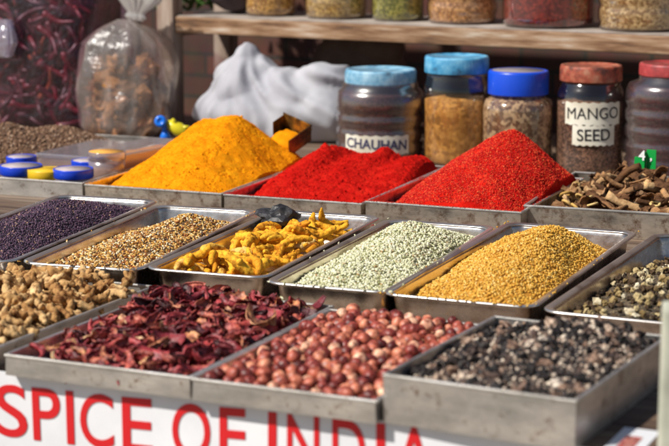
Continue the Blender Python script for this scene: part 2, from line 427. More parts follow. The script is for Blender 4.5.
heap('L', 'turmeric_powder', 'tall cone of orange yellow turmeric powder', 'spice powder', fL,
     powder_mat('turmeric powder', [(.30, (.70, .20, .003)), (.5, (.82, .285, .004)), (.7, (.88, .36, .008))], 420, .55), 170, 250, mL)
g = grains('L', 'turmeric_crumbs', 'tiny crumbs of turmeric powder on the orange yellow cone', 'spice powder', fL, 5200, ico(1), (.0016, .0014, .0011), bpy.data.materials['turmeric powder'], (.014,)*4, .02, -.0002, .8, .0003, smooth=False, big=.7, wob=.15)
# smooth red powder with a broken ridge
mM = (.006, .006, .006, .006)
fM0 = heap_fn('M', [(.080, .45, .104, .13, .42), (.17, .46, .085, .2, .45), (.205, .54, .098, .09, .2), (.29, .50, .082, .14, .4), (.345, .53, .078, .09, .2)], .036, 1.6, mM, .003, 45, seed=5.1, sm=.006)
def fM(x, y):
    z = fM0(x, y); c = abs(fnoise(x*22+9, y*22, 4, 3))
    z -= .004*max(0, 1-c*12)*(z > .03)
    z += .0014*noise.noise(Vector((x*160, y*160, 1)))
    z += .010*max(0, 1-math.hypot(x-.075, y-.452)/.014)
    return max(.003, z)
heap('M', 'red_chilli_powder', 'low ridge of smooth red chilli powder with a broken top', 'spice powder', fM,
     powder_mat('fine red powder', [(.3, (.36, .004, .003)), (.52, (.50, .010, .006)), (.72, (.62, .022, .011))], 420, .6), 150, 230, mM)
g = grains('M', 'red_powder_crumbs', 'tiny crumbs of powder on the low red ridge', 'spice powder', fM, 4200, ico(1), (.0018, .0016, .0013), bpy.data.materials['fine red powder'], (.02,)*4, .02, -.0002, .8, .0003, smooth=False, big=.7, wob=.15)
# coarse chilli cone
mN = (.006, .006, .006, .006)
fN0 = heap_fn('N', [(.222, .40, .180, .24, .46)], .044, 1.15, mN, .002, 40, seed=1.7, p=1.9, ke=.02)
fN = star('N', .222, .40, .188, .047, 2.2, 1.7, .0028, 28, .002, flat=.18, edge=(.035, -.012, 0, 0))
RED_BED = powder_mat('coarse chilli bed', [(.3, (.34, .004, .003)), (.55, (.60, .012, .006)), (.75, (.80, .05, .02))], 260, 1.0)
heap('N', 'coarse_chilli', 'tall cone of coarse bright red crushed chilli', 'spice powder', fN, RED_BED, 140, 190, mN)
g = grains('N', 'chilli_flakes', 'coarse red flakes strewn over the tall chilli cone', 'chilli flakes', fN, 24000, ico(1), (.0019, .0015, .0008),
     grainmat('chilli flake', [(0, (.30, .003, .003)), (.35, (.50, .008, .005)), (.8, (.66, .028, .011)), (1, (.80, .17, .05))], .6, spec=.2), (.0085,)*4, .004, .0004, .8, .0006, smooth=False)

# mustard seed
mE = (.032,)*4
fE = heap_fn('E', [(.13, .36, .075, .25, .50), (.12, .52, .078, .2, .28)], .034, .8, (.018,)*4, .002, 30, seed=8)
heap('E', 'mustard_seed', 'heap of dark purple mustard seed at the left edge', 'seeds', fE, noisy('dark seed bed', [(.3, (.02, .01, .02)), (.7, (.06, .03, .05))], 300, .8, (1, .003)), 50, 90, (.02,)*4)
grains('E', 'mustard_grains', 'loose dark purple mustard grains covering the left heap', 'seeds', fE, 16000, ico(1), (.0021, .0021, .002),
       grainmat('mustard grain', [(0, (.012, .008, .016)), (.4, (.045, .02, .045)), (.85, (.10, .045, .085)), (.95, (.18, .09, .12)), (1, (.45, .28, .15))], .45), (.021,)*4, .005, .0008)
# mixed seeds
fF = heap_fn('F', [(.135, .30, .056, .20, .36), (.15, .50, .066, .13, .20), (.09, .16, .046, .12, .22)], .026, .75, (.018, .018, .018, .018), .0025, 30, seed=3)
heap('F', 'mixed_seeds', 'heap of mixed tan brown and white seeds beside the purple mustard', 'seeds', fF, noisy('tan seed bed', [(.3, (.08, .04, .015)), (.7, (.3, .17, .06))], 200, .8, (1, .003)), 50, 90, (.022,)*4)
grains('F', 'mixed_seed_grains', 'loose tan, white and brown grains over the mixed seed heap', 'seeds', fF, 8200, ico(1), (.0042, .0019, .0017),
       grainmat('mixed seed', [(0, (.07, .03, .012)), (.16, (.34, .14, .03)), (.36, (.62, .32, .06)), (.6, (.74, .50, .18)), (.8, (.82, .72, .5)), (.93, (.35, .10, .02)), (1, (.03, .02, .02))], .5, interp='CONSTANT'), (.023,)*4, .010, .001)
# green seeds
fH = heap_fn('H', [(.12, .50, .082, .19, .26), (.13, .36, .070, .2, .32), (.10, .20, .058, .17, .26)], .028, .85, (.018,)*4, .0025, 30, seed=6)
heap('H', 'green_seeds', 'heap of pale green seeds in the middle steel tray', 'seeds', fH, noisy('green seed bed', [(.3, (.12, .12, .04)), (.7, (.36, .37, .18))], 200, .8, (1, .003)), 50, 90, (.022,)*4)
grains('H', 'green_seed_grains', 'loose pale green grains over the green seed heap', 'seeds', fH, 8500, ico(1), (.0040, .0024, .0020),
       grainmat('green seed', [(0, (.26, .25, .09)), (.2, (.50, .49, .28)), (.6, (.66, .65, .44)), (.9, (.78, .76, .58)), (1, (.34, .20, .06))], .6), (.023,)*4, .008, .001)
# golden grain
fI = star('I', .18, .46, .112, .022, 2.2, 4.4, .003, 26, .0, m=.026, flat=.34, edge=(0, 0, .0, .06))
heap('I', 'golden_grain', 'heap of golden yellow grain in the steel tray at right', 'grain', fI, noisy('gold grain bed', [(.3, (.42, .16, .01)), (.7, (.66, .32, .03))], 200, .8, (1, .003)), 60, 100, (.022,)*4)
grains('I', 'golden_grain_granules', 'loose golden granules over the golden grain heap', 'grain', fI, 17000, ico(1), (.0024, .0021, .0019),
       grainmat('golden granule', [(0, (.46, .20, .02)), (.4, (.62, .33, .04)), (.8, (.74, .44, .08)), (1, (.82, .58, .2))], .65, spec=.25), (.023,)*4, .008, .001, wob=.1)

# spice dust and stray grains caught on rims and spilled on the table
def spill(k, name, label, n, sc3, mat, side=True):
    X, Y, a, w_, d_, h_ = T[k]; P = []
    for _ in range(n):
        q = random.random()
        if q < .55: P.append((random.uniform(0, w_), random.gauss(.002, .002), h_+.0006))
        elif q < .8: P.append((random.uniform(0, w_), -random.expovariate(1/.015)-.004, .0005))
        else: P.append((random.choice((.002, w_-.002))+random.gauss(0, .0015), random.uniform(0, d_), h_+.0006))
    S = np.array(sc3)[None]*rng.uniform(.6, 1.2, (len(P), 1))*np.ones((1, 3))
    tag(swarm(name, P, ico(1), S, mat, None, .4, False, .1, (X, Y, ZT), (0, 0, R(a))), label, 'spilled grains', None, 'stuff')
gm_ = bpy.data.materials; rstate = random.getstate(); rng_keep, rng = rng, np.random.default_rng(3)
spill('L', 'spilled_turmeric', 'turmeric dust caught on the rim of its tray', 900, (.0013, .0011, .0005), gm_['turmeric powder'])
spill('M', 'spilled_red_powder', 'fine red dust caught on the rim of its tray', 900, (.0013, .0011, .0005), gm_['fine red powder'])
spill('N', 'spilled_chilli', 'chilli flakes caught on the rim of their tray', 800, (.0016, .0013, .0006), gm_['chilli flake'])
spill('F', 'spilled_mixed_seeds', 'stray tan seeds on the rim of their tray', 60, (.0038, .0018, .0016), gm_['mixed seed'])
spill('H', 'spilled_green_seeds', 'stray pale green seeds on the rim of their tray', 60, (.0038, .0022, .0019), gm_['green seed'])
spill('I', 'spilled_golden_grain', 'stray golden grains on the rim of their tray', 90, (.0023, .0020, .0018), gm_['golden granule'])
random.setstate(rstate); rng = rng_keep

# ------------------------------------------------------------ loose pieces, each its own object
def spread(k, f, n, sep, m=(.02,)*4, mask=None, zmin=.006, tries=60):
    """dart throwing with cell list, in tray coordinates"""
    X, Y, a, w_, d_, h_ = T[k]; pts = []; cell = {}
    for _ in range(n*tries):
        if len(pts) >= n: break
        x = random.uniform(m[0], w_-m[1]); y = random.uniform(m[2], d_-m[3])
        if mask and not mask(x, y): continue
        z = f(x, y)
        if z < zmin: continue
        c = (int(x/sep), int(y/sep)); ok = True
        for i in (-1, 0, 1):
            for j in (-1, 0, 1):
                for q in cell.get((c[0]+i, c[1]+j), ()):
                    if (q[0]-x)**2+(q[1]-y)**2+(q[2]-z)**2 < sep*sep: ok = False
        if ok: pts.append((x, y, z)); cell.setdefault(c, []).append((x, y, z))
    return pts
def pieces(k, name, meshes, pts, label, cat, group, up=0, tilt=.3, smin=.8, smax=1.2, roll=True, yaw=None, jz=.0):
    out = []
    for p in pts:
        me = random.choice(meshes); o = bpy.data.objects.new(name, me)
        o.location = W(k, p[0], p[1], p[2]+up+random.gauss(0, jz) if jz else p[2]+up)
        o.rotation_euler = (random.uniform(0, 6.28) if roll else random.gauss(0, tilt), max(-1.4*tilt, min(1.4*tilt, random.gauss(0, tilt))), random.uniform(0, 6.28) if yaw is None else random.gauss(*yaw))
        s = random.uniform(smin, smax); o.scale = (s, s*random.uniform(.9, 1.1), s)
        tag(o, label, cat, group); sc.collection.objects.link(o); out.append(o)
    return out
def under(k, name, label, cat, f, n, meshes, mat, drop, m=(.02,)*4, scale=1., zmin=.01):
    """the rest of a heap below its top pieces: the same shapes merged, stuff"""
    X, Y, a, w_, d_, h_ = T[k]; allV = []; allF = []; o = 0
    for p in surf_pts(k, f, n, m, zmin):
        me = random.choice(meshes); M = Euler((random.uniform(0, 6.28), random.gauss(0, .4), random.uniform(0, 6.28))).to_matrix()*scale
        q = Vector((p[0], p[1], max(.008, p[2]-drop)))
        allV += [M @ v.co + q for v in me.vertices]; allF += [tuple(i+o for i in pl.vertices) for pl in me.polygons]; o += len(me.vertices)
    ob = obj(name, mesh(name, allV, allF, mat, True), None, (X, Y, ZT), (0, 0, R(a)))
    tag(ob, label, cat, None, 'stuff'); return ob

# knobbly roots
def root_mesh(name, L, r, mat, seed, bend=.3, knobs=2, nseg=12, n=9, rough=.5, flat=1):
    rs = random.Random(seed)
    path = []; rad = []; a0 = rs.uniform(-bend, bend); a1 = rs.uniform(-bend, bend)
    for i in range(nseg+1):
        t = i/nseg; x = (t-.5)*L; y = a0*L*(t-.5)**2*2 + .06*L*math.sin(t*5+seed); z = a1*L*.5*math.sin(t*3)
        path.append((x, y, z*flat)); e = math.sin(math.pi*min(1, max(0, .04+t*.94)))**.45
        rad.append(r*e*(1+rough*.45*noise.noise(Vector((t*5, seed*3.1, 0))) + rough*.22*math.sin(t*22+seed)))
    parts = [tube(path, rad, n, rough*.6, seed)]
    for q in range(knobs):
        t = rs.uniform(.2, .8); i = int(t*nseg); b = Vector(path[i]); an = rs.uniform(0, 6.28)
        d = Vector((rs.uniform(-.6, .6), math.cos(an), math.sin(an)*.7)).normalized(); l = rs.uniform(.9, 2.2)*r
        pp = [b + d*(l*s/4+.2*r) for s in range(5)]; parts.append(tube(pp, [r*.75, r*.72, r*.62, r*.5, r*.22], n, rough*.5, seed+q))
    V, F = merge(parts); return mesh(name, V, F, mat, True)
# turmeric fingers
TUR = grainmat('turmeric root skin', [(0, (.62, .24, .012)), (.35, (.78, .37, .02)), (.94, (.84, .43, .03)), (1, (.72, .48, .16))], .75, 'object',
               (90, [(.36, (.45, .33, .22)), (.5, (1, 1, 1)), (.7, (1.05, 1.12, 1.2))]), .2, (160, .9, .003))
turm = [root_mesh('turmeric_finger', .074, .0088, TUR, s, .5, s % 2, rough=.48, nseg=18) for s in range(1, 11)]
fG = heap_fn('G', [(.15, .25, .034, .16, .36), (.17, .47, .036, .13, .2), (.08, .1, .026, .12, .14)], .02, .6, (.02,)*4, .003, 20, seed=9)
ptsG = spread('G', fG, 72, .024, (.046, .046, .05, .10)); 
pieces('G', 'turmeric_finger', turm, ptsG, 'knobbly yellow dried turmeric finger in the heap on the steel tray', 'turmeric', 'turmeric fingers', .008, .25, .75, 1.15)
ptsG2 = spread('G', lambda x, y: fG(x, y)+.016, 46, .028, (.06, .055, .06, .14))
pieces('G', 'turmeric_finger', turm, ptsG2, 'knobbly yellow dried turmeric finger in the heap on the steel tray', 'turmeric', 'turmeric fingers', .008, .35, .75, 1.2)
# ginger
GIN = grainmat('dried ginger skin', [(0, (.30, .14, .045)), (.5, (.48, .27, .10)), (1, (.66, .43, .2))], .85, 'object', (70, [(.36, (.30, .19, .12)), (.5, (1, 1, 1)), (.68, (1.25, 1.3, 1.4))]), .2, (130, 1, .004))
ging = [root_mesh('dried_ginger', .056, .0085, GIN, s+20, .45, 1+s % 3, rough=.8) for s in range(8)]
fA = heap_fn('A', [(.17, .25, .032, .30, .5), (.2, .42, .036, .2, .3)], .020, .5, (.004,)*4, .003, 20, seed=12)
under('A', 'ginger_pile', 'lower layers of the pale dried ginger heap', 'ginger', fA, 170, ging, GIN, .012, (.03,)*4)
pieces('A', 'dried_ginger', ging, spread('A', fA, 150, .023, (.024, .022, .022, .022)), 'pale knobbly piece of dried ginger in the front left tray', 'ginger', 'dried ginger pieces', .010, .35, .7, 1.25)
# dark red rinds
KOK = grainmat('dark red rind', [(0, (.05, .008, .010)), (.25, (.19, .016, .022)), (.55, (.36, .036, .042)), (.85, (.48, .11, .07)), (.97, (.50, .20, .09)), (1, (.58, .34, .2))], .5, 'object',
               (60, [(.36, (.28, .2, .25)), (.5, (.95, .9, .9)), (.66, (1.45, 1.9, 1.7))]), .6, (110, .9, .004))
def rind_mesh(seed):
    rs = random.Random(seed); nu, nv = 9, 6; L, B = rs.uniform(.032, .050), rs.uniform(.014, .026); cu = rs.uniform(1.2, 4.); cl = rs.uniform(-1, 1.2); V = []; F = []
    for s in (0, 1):
        for i in range(nu):
            for j in range(nv):
                u = i/(nu-1)-.5; v = j/(nv-1)-.5
                ww = B*(math.cos(u*2.6)**.6)*(1+.25*noise.noise(Vector((u*4, seed, 0))))
                a = v*cu*(1+.4*noise.noise(Vector((u*3, seed+5, 1)))); rr = ww/max(cu, .3)
                x = u*L; y = rr*math.sin(a)*1.0; z = rr*(1-math.cos(a)) + cl*L*u*u*1.4
                q = .0035*noise.noise(Vector((u*6+seed, v*5, 2))); k2 = (.0011+.0006*noise.noise(Vector((u*9, v*9, seed)))) * (1 if s else -1)
                V.append((x+q, y+q, z+q+k2))
    o = nu*nv
    for i in range(nu-1):
        for j in range(nv-1):
            a = i*nv+j; F.append((a, a+nv, a+nv+1, a+1)); F.append((o+a, o+a+1, o+a+nv+1, o+a+nv))
    rim = [i*nv for i in range(nu)] + [(nu-1)*nv+j for j in range(1, nv)] + [i*nv+nv-1 for i in range(nu-2, -1, -1)] + [j for j in range(nv-2, 0, -1)]
    for i in range(len(rim)): a, b = rim[i], rim[(i+1) % len(rim)]; F.append((a, b, o+b, o+a))
    return mesh('dried_rind', V, F, KOK, True)
rind = [rind_mesh(s) for s in range(12)]
fB = heap_fn('B', [(.17, .26, .036, .3, .5), (.10, .42, .050, .17, .24), (.24, .36, .040, .18, .3)], .026, .7, (.004,)*4, .004, 18, seed=15)
under('B', 'rind_pile', 'lower layers of the dark red rind heap', 'dried rind', fB, 520, rind, KOK, .012, (.026,)*4)
pieces('B', 'dried_rind', rind, spread('B', fB, 300, .0172, (.024, .022, .026, .020)), 'curled dark red dried fruit rind in the front tray beside the ginger', 'dried rind', 'dried red rinds', .006, .28, .7, 1.25, jz=.004)
# soap nuts
def nut_mesh(seed):
    V0, F0 = ico(3); r = .0108; V = []
    for v in V0:
        v = Vector(v); d = 1 + .05*noise.noise(v*1.4+Vector((seed, 0, 0))) - .10*max(0, noise.noise(v*2.6+Vector((0, seed, 0)))) + .14*max(0, v.x-.86)/.14
        V.append(v*r*d)
    return mesh('soap_nut', V, F0, NUT, True)
NUT = grainmat('soap nut skin', [(0, (.09, .012, .010)), (.3, (.25, .042, .03)), (.6, (.42, .105, .06)), (.87, (.58, .21, .12)), (1, (.70, .40, .26))], .40, 'object',
               (75, [(.36, (.42, .3, .3)), (.5, (1, 1, 1)), (.62, (1.35, 1.5, 1.5))]), .45, (130, .6, .003))
nuts = [nut_mesh(s) for s in range(6)]
fC = heap_fn('C', [(.15, .25, .026, .4, .8), (.17, .43, .034, .22, .2)], .020, .5, (.004,)*4, .003, 18, seed=18)
under('C', 'soap_nut_pile', 'lower layers of the heap of reddish brown soap nuts', 'soap nuts', fC, 330, nuts, NUT, .016, (.018,)*4)
pieces('C', 'soap_nut', nuts, spread('C', fC, 300, .0188, (.016, .014, .014, .014), tries=200), 'round reddish brown soap nut in the low front tray', 'soap nut', 'soap nuts', .008, .8, .72, 1.22, jz=.003)
# resin lumps
def lump_mesh(seed, r, mat, name, amp=.5, sub=2):
    V0, F0 = ico(sub); rs = random.Random(seed); s = Vector((rs.uniform(.8, 1.35), rs.uniform(.7, 1.1), rs.uniform(.55, .95))); V = []
    for v in V0:
        v = Vector(v); d = 1+amp*noise.noise(v*1.3+Vector((seed*2.1, 0, 0)))+amp*.5*noise.noise(v*3.1+Vector((0, seed, 0)))
        V.append(Vector((v.x*s.x, v.y*s.y, v.z*s.z))*r*d)
    return mesh(name, V, F0, mat, False)
RES = grainmat('resin lump', [(0, (.010, .008, .009)), (.5, (.030, .024, .022)), (.68, (.13, .09, .075)), (.8, (.32, .21, .15)), (.93, (.58, .46, .36)), (1, (.85, .78, .66))], .6, 'object',
               (120, [(.38, (.3, .25, .25)), (.6, (1.1, 1.05, 1))]), .25, (160, .6, .002))
RES2 = grainmat('small resin grit', [(0, (.010, .008, .009)), (.55, (.04, .03, .027)), (.76, (.26, .17, .12)), (1, (.7, .58, .45))], .45)
res = [lump_mesh(s, .0064, RES, 'resin_lump', .7) for s in range(9)]
fD = heap_fn('D', [(.15, .24, .074, .4, .7), (.19, .32, .098, .22, .28)], .060, .6, (.004,)*4, .004, 22, seed=21)
heap('D', 'resin_grit', 'dark grit under the black and pink resin lumps', 'resin', fD, noisy('grit', [(.35, (.012, .01, .012)), (.7, (.10, .06, .055))], 160, .7, (1, .004)), 50, 60, (.005,)*4)
grains('D', 'resin_crumbs', 'small dark crumbs between the resin lumps', 'resin', fD, 5200, ico(1), (.0046, .0036, .003), RES2, (.009,)*4, .006, .001, 1, .0015, .15, False)
pieces('D', 'resin_lump', res, spread('D', fD, 300, .0135, (.014, .012, .012, .012), tries=200), 'rough black to pinkish resin lump in the deep grey tray', 'resin', 'resin lumps', .004, .8, .6, 1.5, jz=.002)
# dried buds
BUD = grainmat('dried bud', [(0, (.03, .02, .014)), (.4, (.12, .075, .04)), (.62, (.34, .24, .10)), (.85, (.58, .46, .24)), (1, (.74, .66, .48))], .8, 'object', (110, [(.35, (.5, .45, .4)), (.6, (1, 1, 1))]), .2, (150, .7, .003))
buds = [lump_mesh(s+30, .0062, BUD, 'dried_bud', .9) for s in range(8)]
fJ = heap_fn('J', [(.14, .20, .042, .16, .26), (.15, .40, .050, .16, .3)], .024, .6, (.018,)*4, .004, 24, seed=24)
heap('J', 'bud_crumbs', 'dark crumbs under the dried buds at the right edge', 'dried buds', fJ, noisy('bud crumbs', [(.35, (.015, .011, .010)), (.55, (.10, .07, .04)), (.68, (.38, .28, .14))], 220, .9, (1, .004)), 40, 70, (.024,)*4)
pieces('J', 'dried_bud', buds, spread('J', fJ, 295, .0125, (.03, .03, .03, .06), zmin=.012, tries=200), 'rough yellowish dried bud in the low pile at the right edge', 'dried bud', 'dried buds', .005, .8, .6, 1.4, jz=.001)
# bark sticks and slices
BRK = grainmat('bark stick', [(0, (.05, .022, .010)), (.4, (.17, .08, .035)), (.75, (.34, .19, .09)), (1, (.55, .36, .18))], .85, 'object', (40, [(.3, (.45, .35, .28)), (.55, (1, 1, 1)), (.75, (1.5, 1.4, 1.2))]), .2, (90, .8, .004))
CUT = plain('cut wood', (.22, .12, .055), .8)
def stick_mesh(seed):
    rs = random.Random(seed); L = rs.uniform(.05, .09); r = rs.uniform(.004, .009); n = 10
    path = [((i/7-.5)*L, .004*math.sin(i*.8+seed), .003*math.cos(i+seed)) for i in range(8)]
    V, F = tube(path, [r*(1+.12*noise.noise(Vector((i*.9, seed, 0)))) for i in range(8)], n, .55, seed)
    me = mesh('bark_stick', V, F, BRK, True); me.materials.append(CUT)
    me.polygons[-1].material_index = 1; me.polygons[-2].material_index = 1
    me.polygons[-1].use_smooth = me.polygons[-2].use_smooth = False
    return me
def bark_curl(seed):
    rs = random.Random(seed); L = rs.uniform(.05, .10); B = rs.uniform(.012, .024); cu = rs.uniform(1.5, 4.2); nu, nv = 12, 9; V = []; F = []
    for q in (0, 1):
        for i in range(nu):
            for j in range(nv):
                u = i/(nu-1)-.5; v = j/(nv-1)-.5; ww = B*(1+.4*noise.noise(Vector((u*5, seed, 0)))); a = v*cu; rr = ww/cu*1.6 + (.0018 if q else -.0014)*(1+.9*noise.noise(Vector((u*14, v*6, seed))))
                V.append((u*L+.006*noise.noise(Vector((v*6, seed, u*2))), rr*math.sin(a), rr*math.cos(a)+.004*noise.noise(Vector((u*6, v*3, seed+2)))))
    o = nu*nv
    for i in range(nu-1):
        for j in range(nv-1):
            a = i*nv+j; F.append((a, a+1, a+nv+1, a+nv)); F.append((o+a, o+a+nv, o+a+nv+1, o+a+1))
    rim = [i*nv for i in range(nu)] + [(nu-1)*nv+j for j in range(1, nv)] + [i*nv+nv-1 for i in range(nu-2, -1, -1)] + [j for j in range(nv-2, 0, -1)]
    for i in range(len(rim)): a, b = rim[i], rim[(i+1) % len(rim)]; F.append((b, a, o+a, o+b))
    return mesh('bark_stick', V, F, BRK, False)
sticks = [stick_mesh(s) for s in range(5)] + [bark_curl(s) for s in range(9)]
fO = heap_fn('O', [(.17, .38, .085, .16, .30), (.22, .30, .075, .24, .26), (.08, .30, .05, .1, .25), (.33, .34, .085, .14, .3)], .040, .9, (.004,)*4, .003, 20, seed=27)
under('O', 'bark_pile', 'lower layers of the brown bark stick heap', 'bark', fO, 110, sticks, BRK, .028, (.05, .05, .05, .05), .9)
pieces('O', 'bark_stick', sticks, spread('O', fO, 120, .019, (.055, .05, .05, .05)), 'short brown bark stick in the rusty tray at the right', 'bark stick', 'bark sticks', .006, .4, .75, 1.15, jz=.004)
SLC = grainmat('yellow root slice', [(0, (.36, .20, .05)), (.5, (.55, .34, .10)), (1, (.70, .50, .2))], .75, 'object', (90, [(.3, (.6, .5, .4)), (.55, (1, 1, 1))]), .2)
def slice_mesh(seed):
    V = []; F = []; n, m = 14, 6
    for i in range(n):
        a = 2*math.pi*i/n; Rr = .011*(1+.2*noise.noise(Vector((math.cos(a), math.sin(a), seed))))
        for j in range(m):
            b = 2*math.pi*j/m; V.append(((Rr+.0038*math.cos(b))*math.cos(a), (Rr+.0038*math.cos(b))*math.sin(a), .003*math.sin(b)))
    for i in range(n):
        for j in range(m): F.append((i*m+j, ((i+1) % n)*m+j, ((i+1) % n)*m+(j+1) % m, i*m+(j+1) % m))
    return mesh('root_slice', V, F, SLC, True)
slices = [slice_mesh(s) for s in range(4)]
ptsS = [(.07, .13), (.10, .09), (.13, .12), (.05, .20), (.09, .17), (.115, .15), (.08, .07), (.06, .27), (.27, .14), (.34, .2)]
pieces('O', 'root_slice', slices, [(x, y, fO(x, y)+.012) for x, y in ptsS], 'small yellow ring shaped root slice among the bark sticks', 'root slice', 'yellow root slices', .006, .6, .8, 1.2, roll=False)

# black rock on the corner of the turmeric tray
BLK = noisy('black rock', [(.35, (.008, .008, .010)), (.6, (.035, .033, .036)), (.8, (.10, .10, .11))], 60, .5, (.8, .004))
V0, F0 = ico(3); V = []
for v in V0:
    v = Vector(v); d = 1+.55*noise.noise(v*1.6+Vector((3, 1, 0)))+.25*noise.noise(v*4)
    V.append((v.x*.046*d, v.y*.030*d, v.z*.026*d))
rk = obj('black_rock', mesh('black_rock', V, F0, BLK, False), None, W('G', .055, .555, .058), (0, 0, R(-10)))
tag(rk, 'jagged black rock lying on the back corner of the turmeric finger tray', 'rock')

# metal scoop half sunk in the turmeric
SCP = noisy('brassy scoop metal', [(.35, (.05, .03, .012)), (.5, (.16, .09, .03)), (.7, (.55, .30, .05))], 30, .45, (.2, .002), metal=.7)
sp = empty('metal_scoop', (-.128, 4.77, .895)); sp.rotation_euler = (Matrix.Rotation(R(27), 3, 'X') @ Matrix.Rotation(R(-38), 3, 'Z')).to_euler()
tag(sp, 'dusty square metal scoop stuck in the turmeric powder cone', 'scoop')
boxes('scoop_pan', [(-.047, .047, -.047, .047, 0, .002), (-.047, .047, .045, .047, .002, .05), (.045, .047, -.047, .045, .002, .05), (-.047, -.045, .0, .045, .002, .046), (-.049, .049, .0465, .0485, .046, .0515), (.0465, .0485, -.047, .0465, .046, .0515)], SCP, sp)
V0, F0 = ico(3)
obj('powder_load', mesh('powder_load', [(v[0]*.043, v[1]*.043, .004+max(0, v[2])*.022*(1+.4*noise.noise(Vector(v)*3))) for v in V0], F0, bpy.data.materials['turmeric powder'], True), sp)
V, F = tube([(0, .047, .02), (0, .075, .008), (0, .095, -.01)], [.008, .009, .010], 10)
obj('handle', mesh('handle', V, F, SCP, True), sp)

# ------------------------------------------------------------ the left tray's tubs, box, seeds and clip
TUBBODY = film('milky tub plastic', (.95, .93, .93), .25, .2, .45, (.75, .62, .62))
CLEAR = film('clear hard plastic', (.96, .95, .96), .35, .12, .22, (.85, .82, .88))
BLUE = plain('blue lid plastic', (.012, .06, .62), .3); YEL = plain('yellow lid plastic', (.80, .50, .02), .35)
DUSTTOP = noisy('dusty lid top', [(.3, (.30, .24, .24)), (.6, (.50, .42, .42)), (.8, (.42, .26, .12))], 30, .5)
FILL = noisy('tub filling', [(.3, (.20, .09, .05)), (.7, (.45, .28, .16))], 90, .9)
ORF = noisy('orange powder filling', [(.3, (.62, .26, .03)), (.7, (.80, .42, .08))], 25, .9)
def tub(x, y, r, h, lidmat, label, fill=FILL, top=DUSTTOP, z0=.0024, lh=.023):
    t = empty('plastic_tub', W('K', x, y, z0)); tag(t, label, 'tub')
    lathe('body', [(r*.90, 0), (r*.93, h*.5), (r*.95, h-lh)], TUBBODY, t)
    lathe('filling', [(r*.86, .002), (r*.88, h*.55)], fill, t)
    lathe('lid', [(r*.97, h-lh), (r, h-lh+.001), (r, h-.002), (r*.985, h), (r*.93, h), (r*.92, h-.0025)], lidmat, t, n=96, rib=(h-lh+.0005, h-.0015))
    lathe('lid_panel', [(r*.91, h-.0024), (r*.91, h-.0010)], top, t)
    return t
tub(.532, .085, .055, .062, BLUE, 'round plastic tub with a blue lid, cut by the left edge')
tub(.618, .070, .049, .058, YEL, 'round plastic tub with a plain yellow lid', top=YEL)
tub(.692, .075, .051, .064, BLUE, 'round plastic tub with a dusty topped blue lid, nearest the turmeric powder')
tub(.655, .215, .044, .064, BLUE, 'round plastic tub with a blue rimmed lid, behind the yellow lidded tub')
tub(.45, .22, .04, .062, BLUE, 'small plastic tub with a blue lid at the far left edge, farther back')
tub(.715, .205, .050, .092, CLEAR, 'round clear plastic tub with a clear lid, beside the turmeric cone', lh=.022, top=ORF)
def flat_box(x, y, wx, wy, h, rz, label, z0=.0024, fill=None):
    t = empty('plastic_box', W('K', x, y, z0), R(T['K'][2]+rz)); tag(t, label, 'box')
    boxes('base', [(-wx+.004, wx-.004, -wy+.004, wy-.004, 0, h-.014)], TUBBODY, t, bevel=.004)
    boxes('filling', [(-wx+.01, wx-.01, -wy+.01, wy-.01, .003, h-.02)], fill or FILL, t)
    boxes('lid', [(-wx, wx, -wy, wy, h-.0135, h)], CLEAR, t, bevel=.004)
    return t
flat_box(.555, .43, .095, .15, .062, -3, 'flat clear plastic box with a hazy lid lying behind the blue lidded tubs')
flat_box(.70, .40, .045, .13, .085, -6, 'clear plastic box of orange powder between the hazy box and the turmeric cone', fill=ORF)
fK = heap_fn('K', [(.30, .66, .085, .24, .18), (.20, .55, .10, .2, .25)], .04, .8, (.004,)*4, .003, 25, seed=31)
heap('K', 'brown_seeds', 'small heap of brown seeds in the back left corner of the wide tray', 'seeds', fK, noisy('brown seed bed', [(.3, (.05, .025, .014)), (.7, (.2, .11, .06))], 200, .9, (1, .003)), 90, 90, (.005,)*4)
grains('K', 'brown_seed_grains', 'loose brown grains over the back left seed heap', 'seeds', fK, 5200, ico(1), (.0042, .0032, .003),
       grainmat('brown seed', [(0, (.05, .022, .012)), (.5, (.20, .10, .05)), (.9, (.36, .22, .13)), (1, (.5, .36, .25))], .6), (.01,)*4, .006, .001)
# plastic clip
CB = plain('glossy blue plastic', (.01, .17, .75), .25); CY = plain('glossy yellow plastic', (.72, .62, .02), .3)
cp = empty('plastic_clip', W('K', .612, .792, .046)); tag(cp, 'small blue and yellow plastic clip on the back rim of the wide tray', 'clip')
def sph(name, c, r, mat, parent, s=(1, 1, 1)):
    V0, F0 = ico(3); return obj(name, mesh(name, [(v[0]*r*s[0]+c[0], v[1]*r*s[1]+c[1], v[2]*r*s[2]+c[2]) for v in V0], F0, mat, True), parent)
kb = lathe('knob', [(.004, -.012), (.014, -.010), (.0175, -.004), (.0175, .006), (.014, .011), (.008, .012), (.007, .009), (.004, .009)], CB, cp, (-.038, -.01, .052), (R(78), R(-12), 0), 24)
lathe('stem', [(.006, -.02), (.0065, .0), (.006, .022)], CB, cp, (-.028, 0, .034), (0, R(8), 0), 14)
lathe('foot', [(.013, -.008), (.016, 0), (.010, .012), (.006, .018)], CB, cp, (-.026, 0, .0065), (0, 0, 0), 18)
V, F = merge([tube([(-.020, 0, .05), (-.006, 0, .038), (.012, 0, .028), (.03, 0, .016), (.044, 0, .004)], [.007, .016, .021, .017, .007], 12),
              tube([(.006, 0, .04), (-.004, -.01, .058)], [.008, .005], 8), tube([(.024, -.005, .032), (.044, -.008, .036)], [.008, .004], 8), tube([(.028, -.01, .012), (.034, -.018, -.004)], [.009, .006], 8)])
obj('jaw', mesh('jaw', V, F, CY, True), cp)

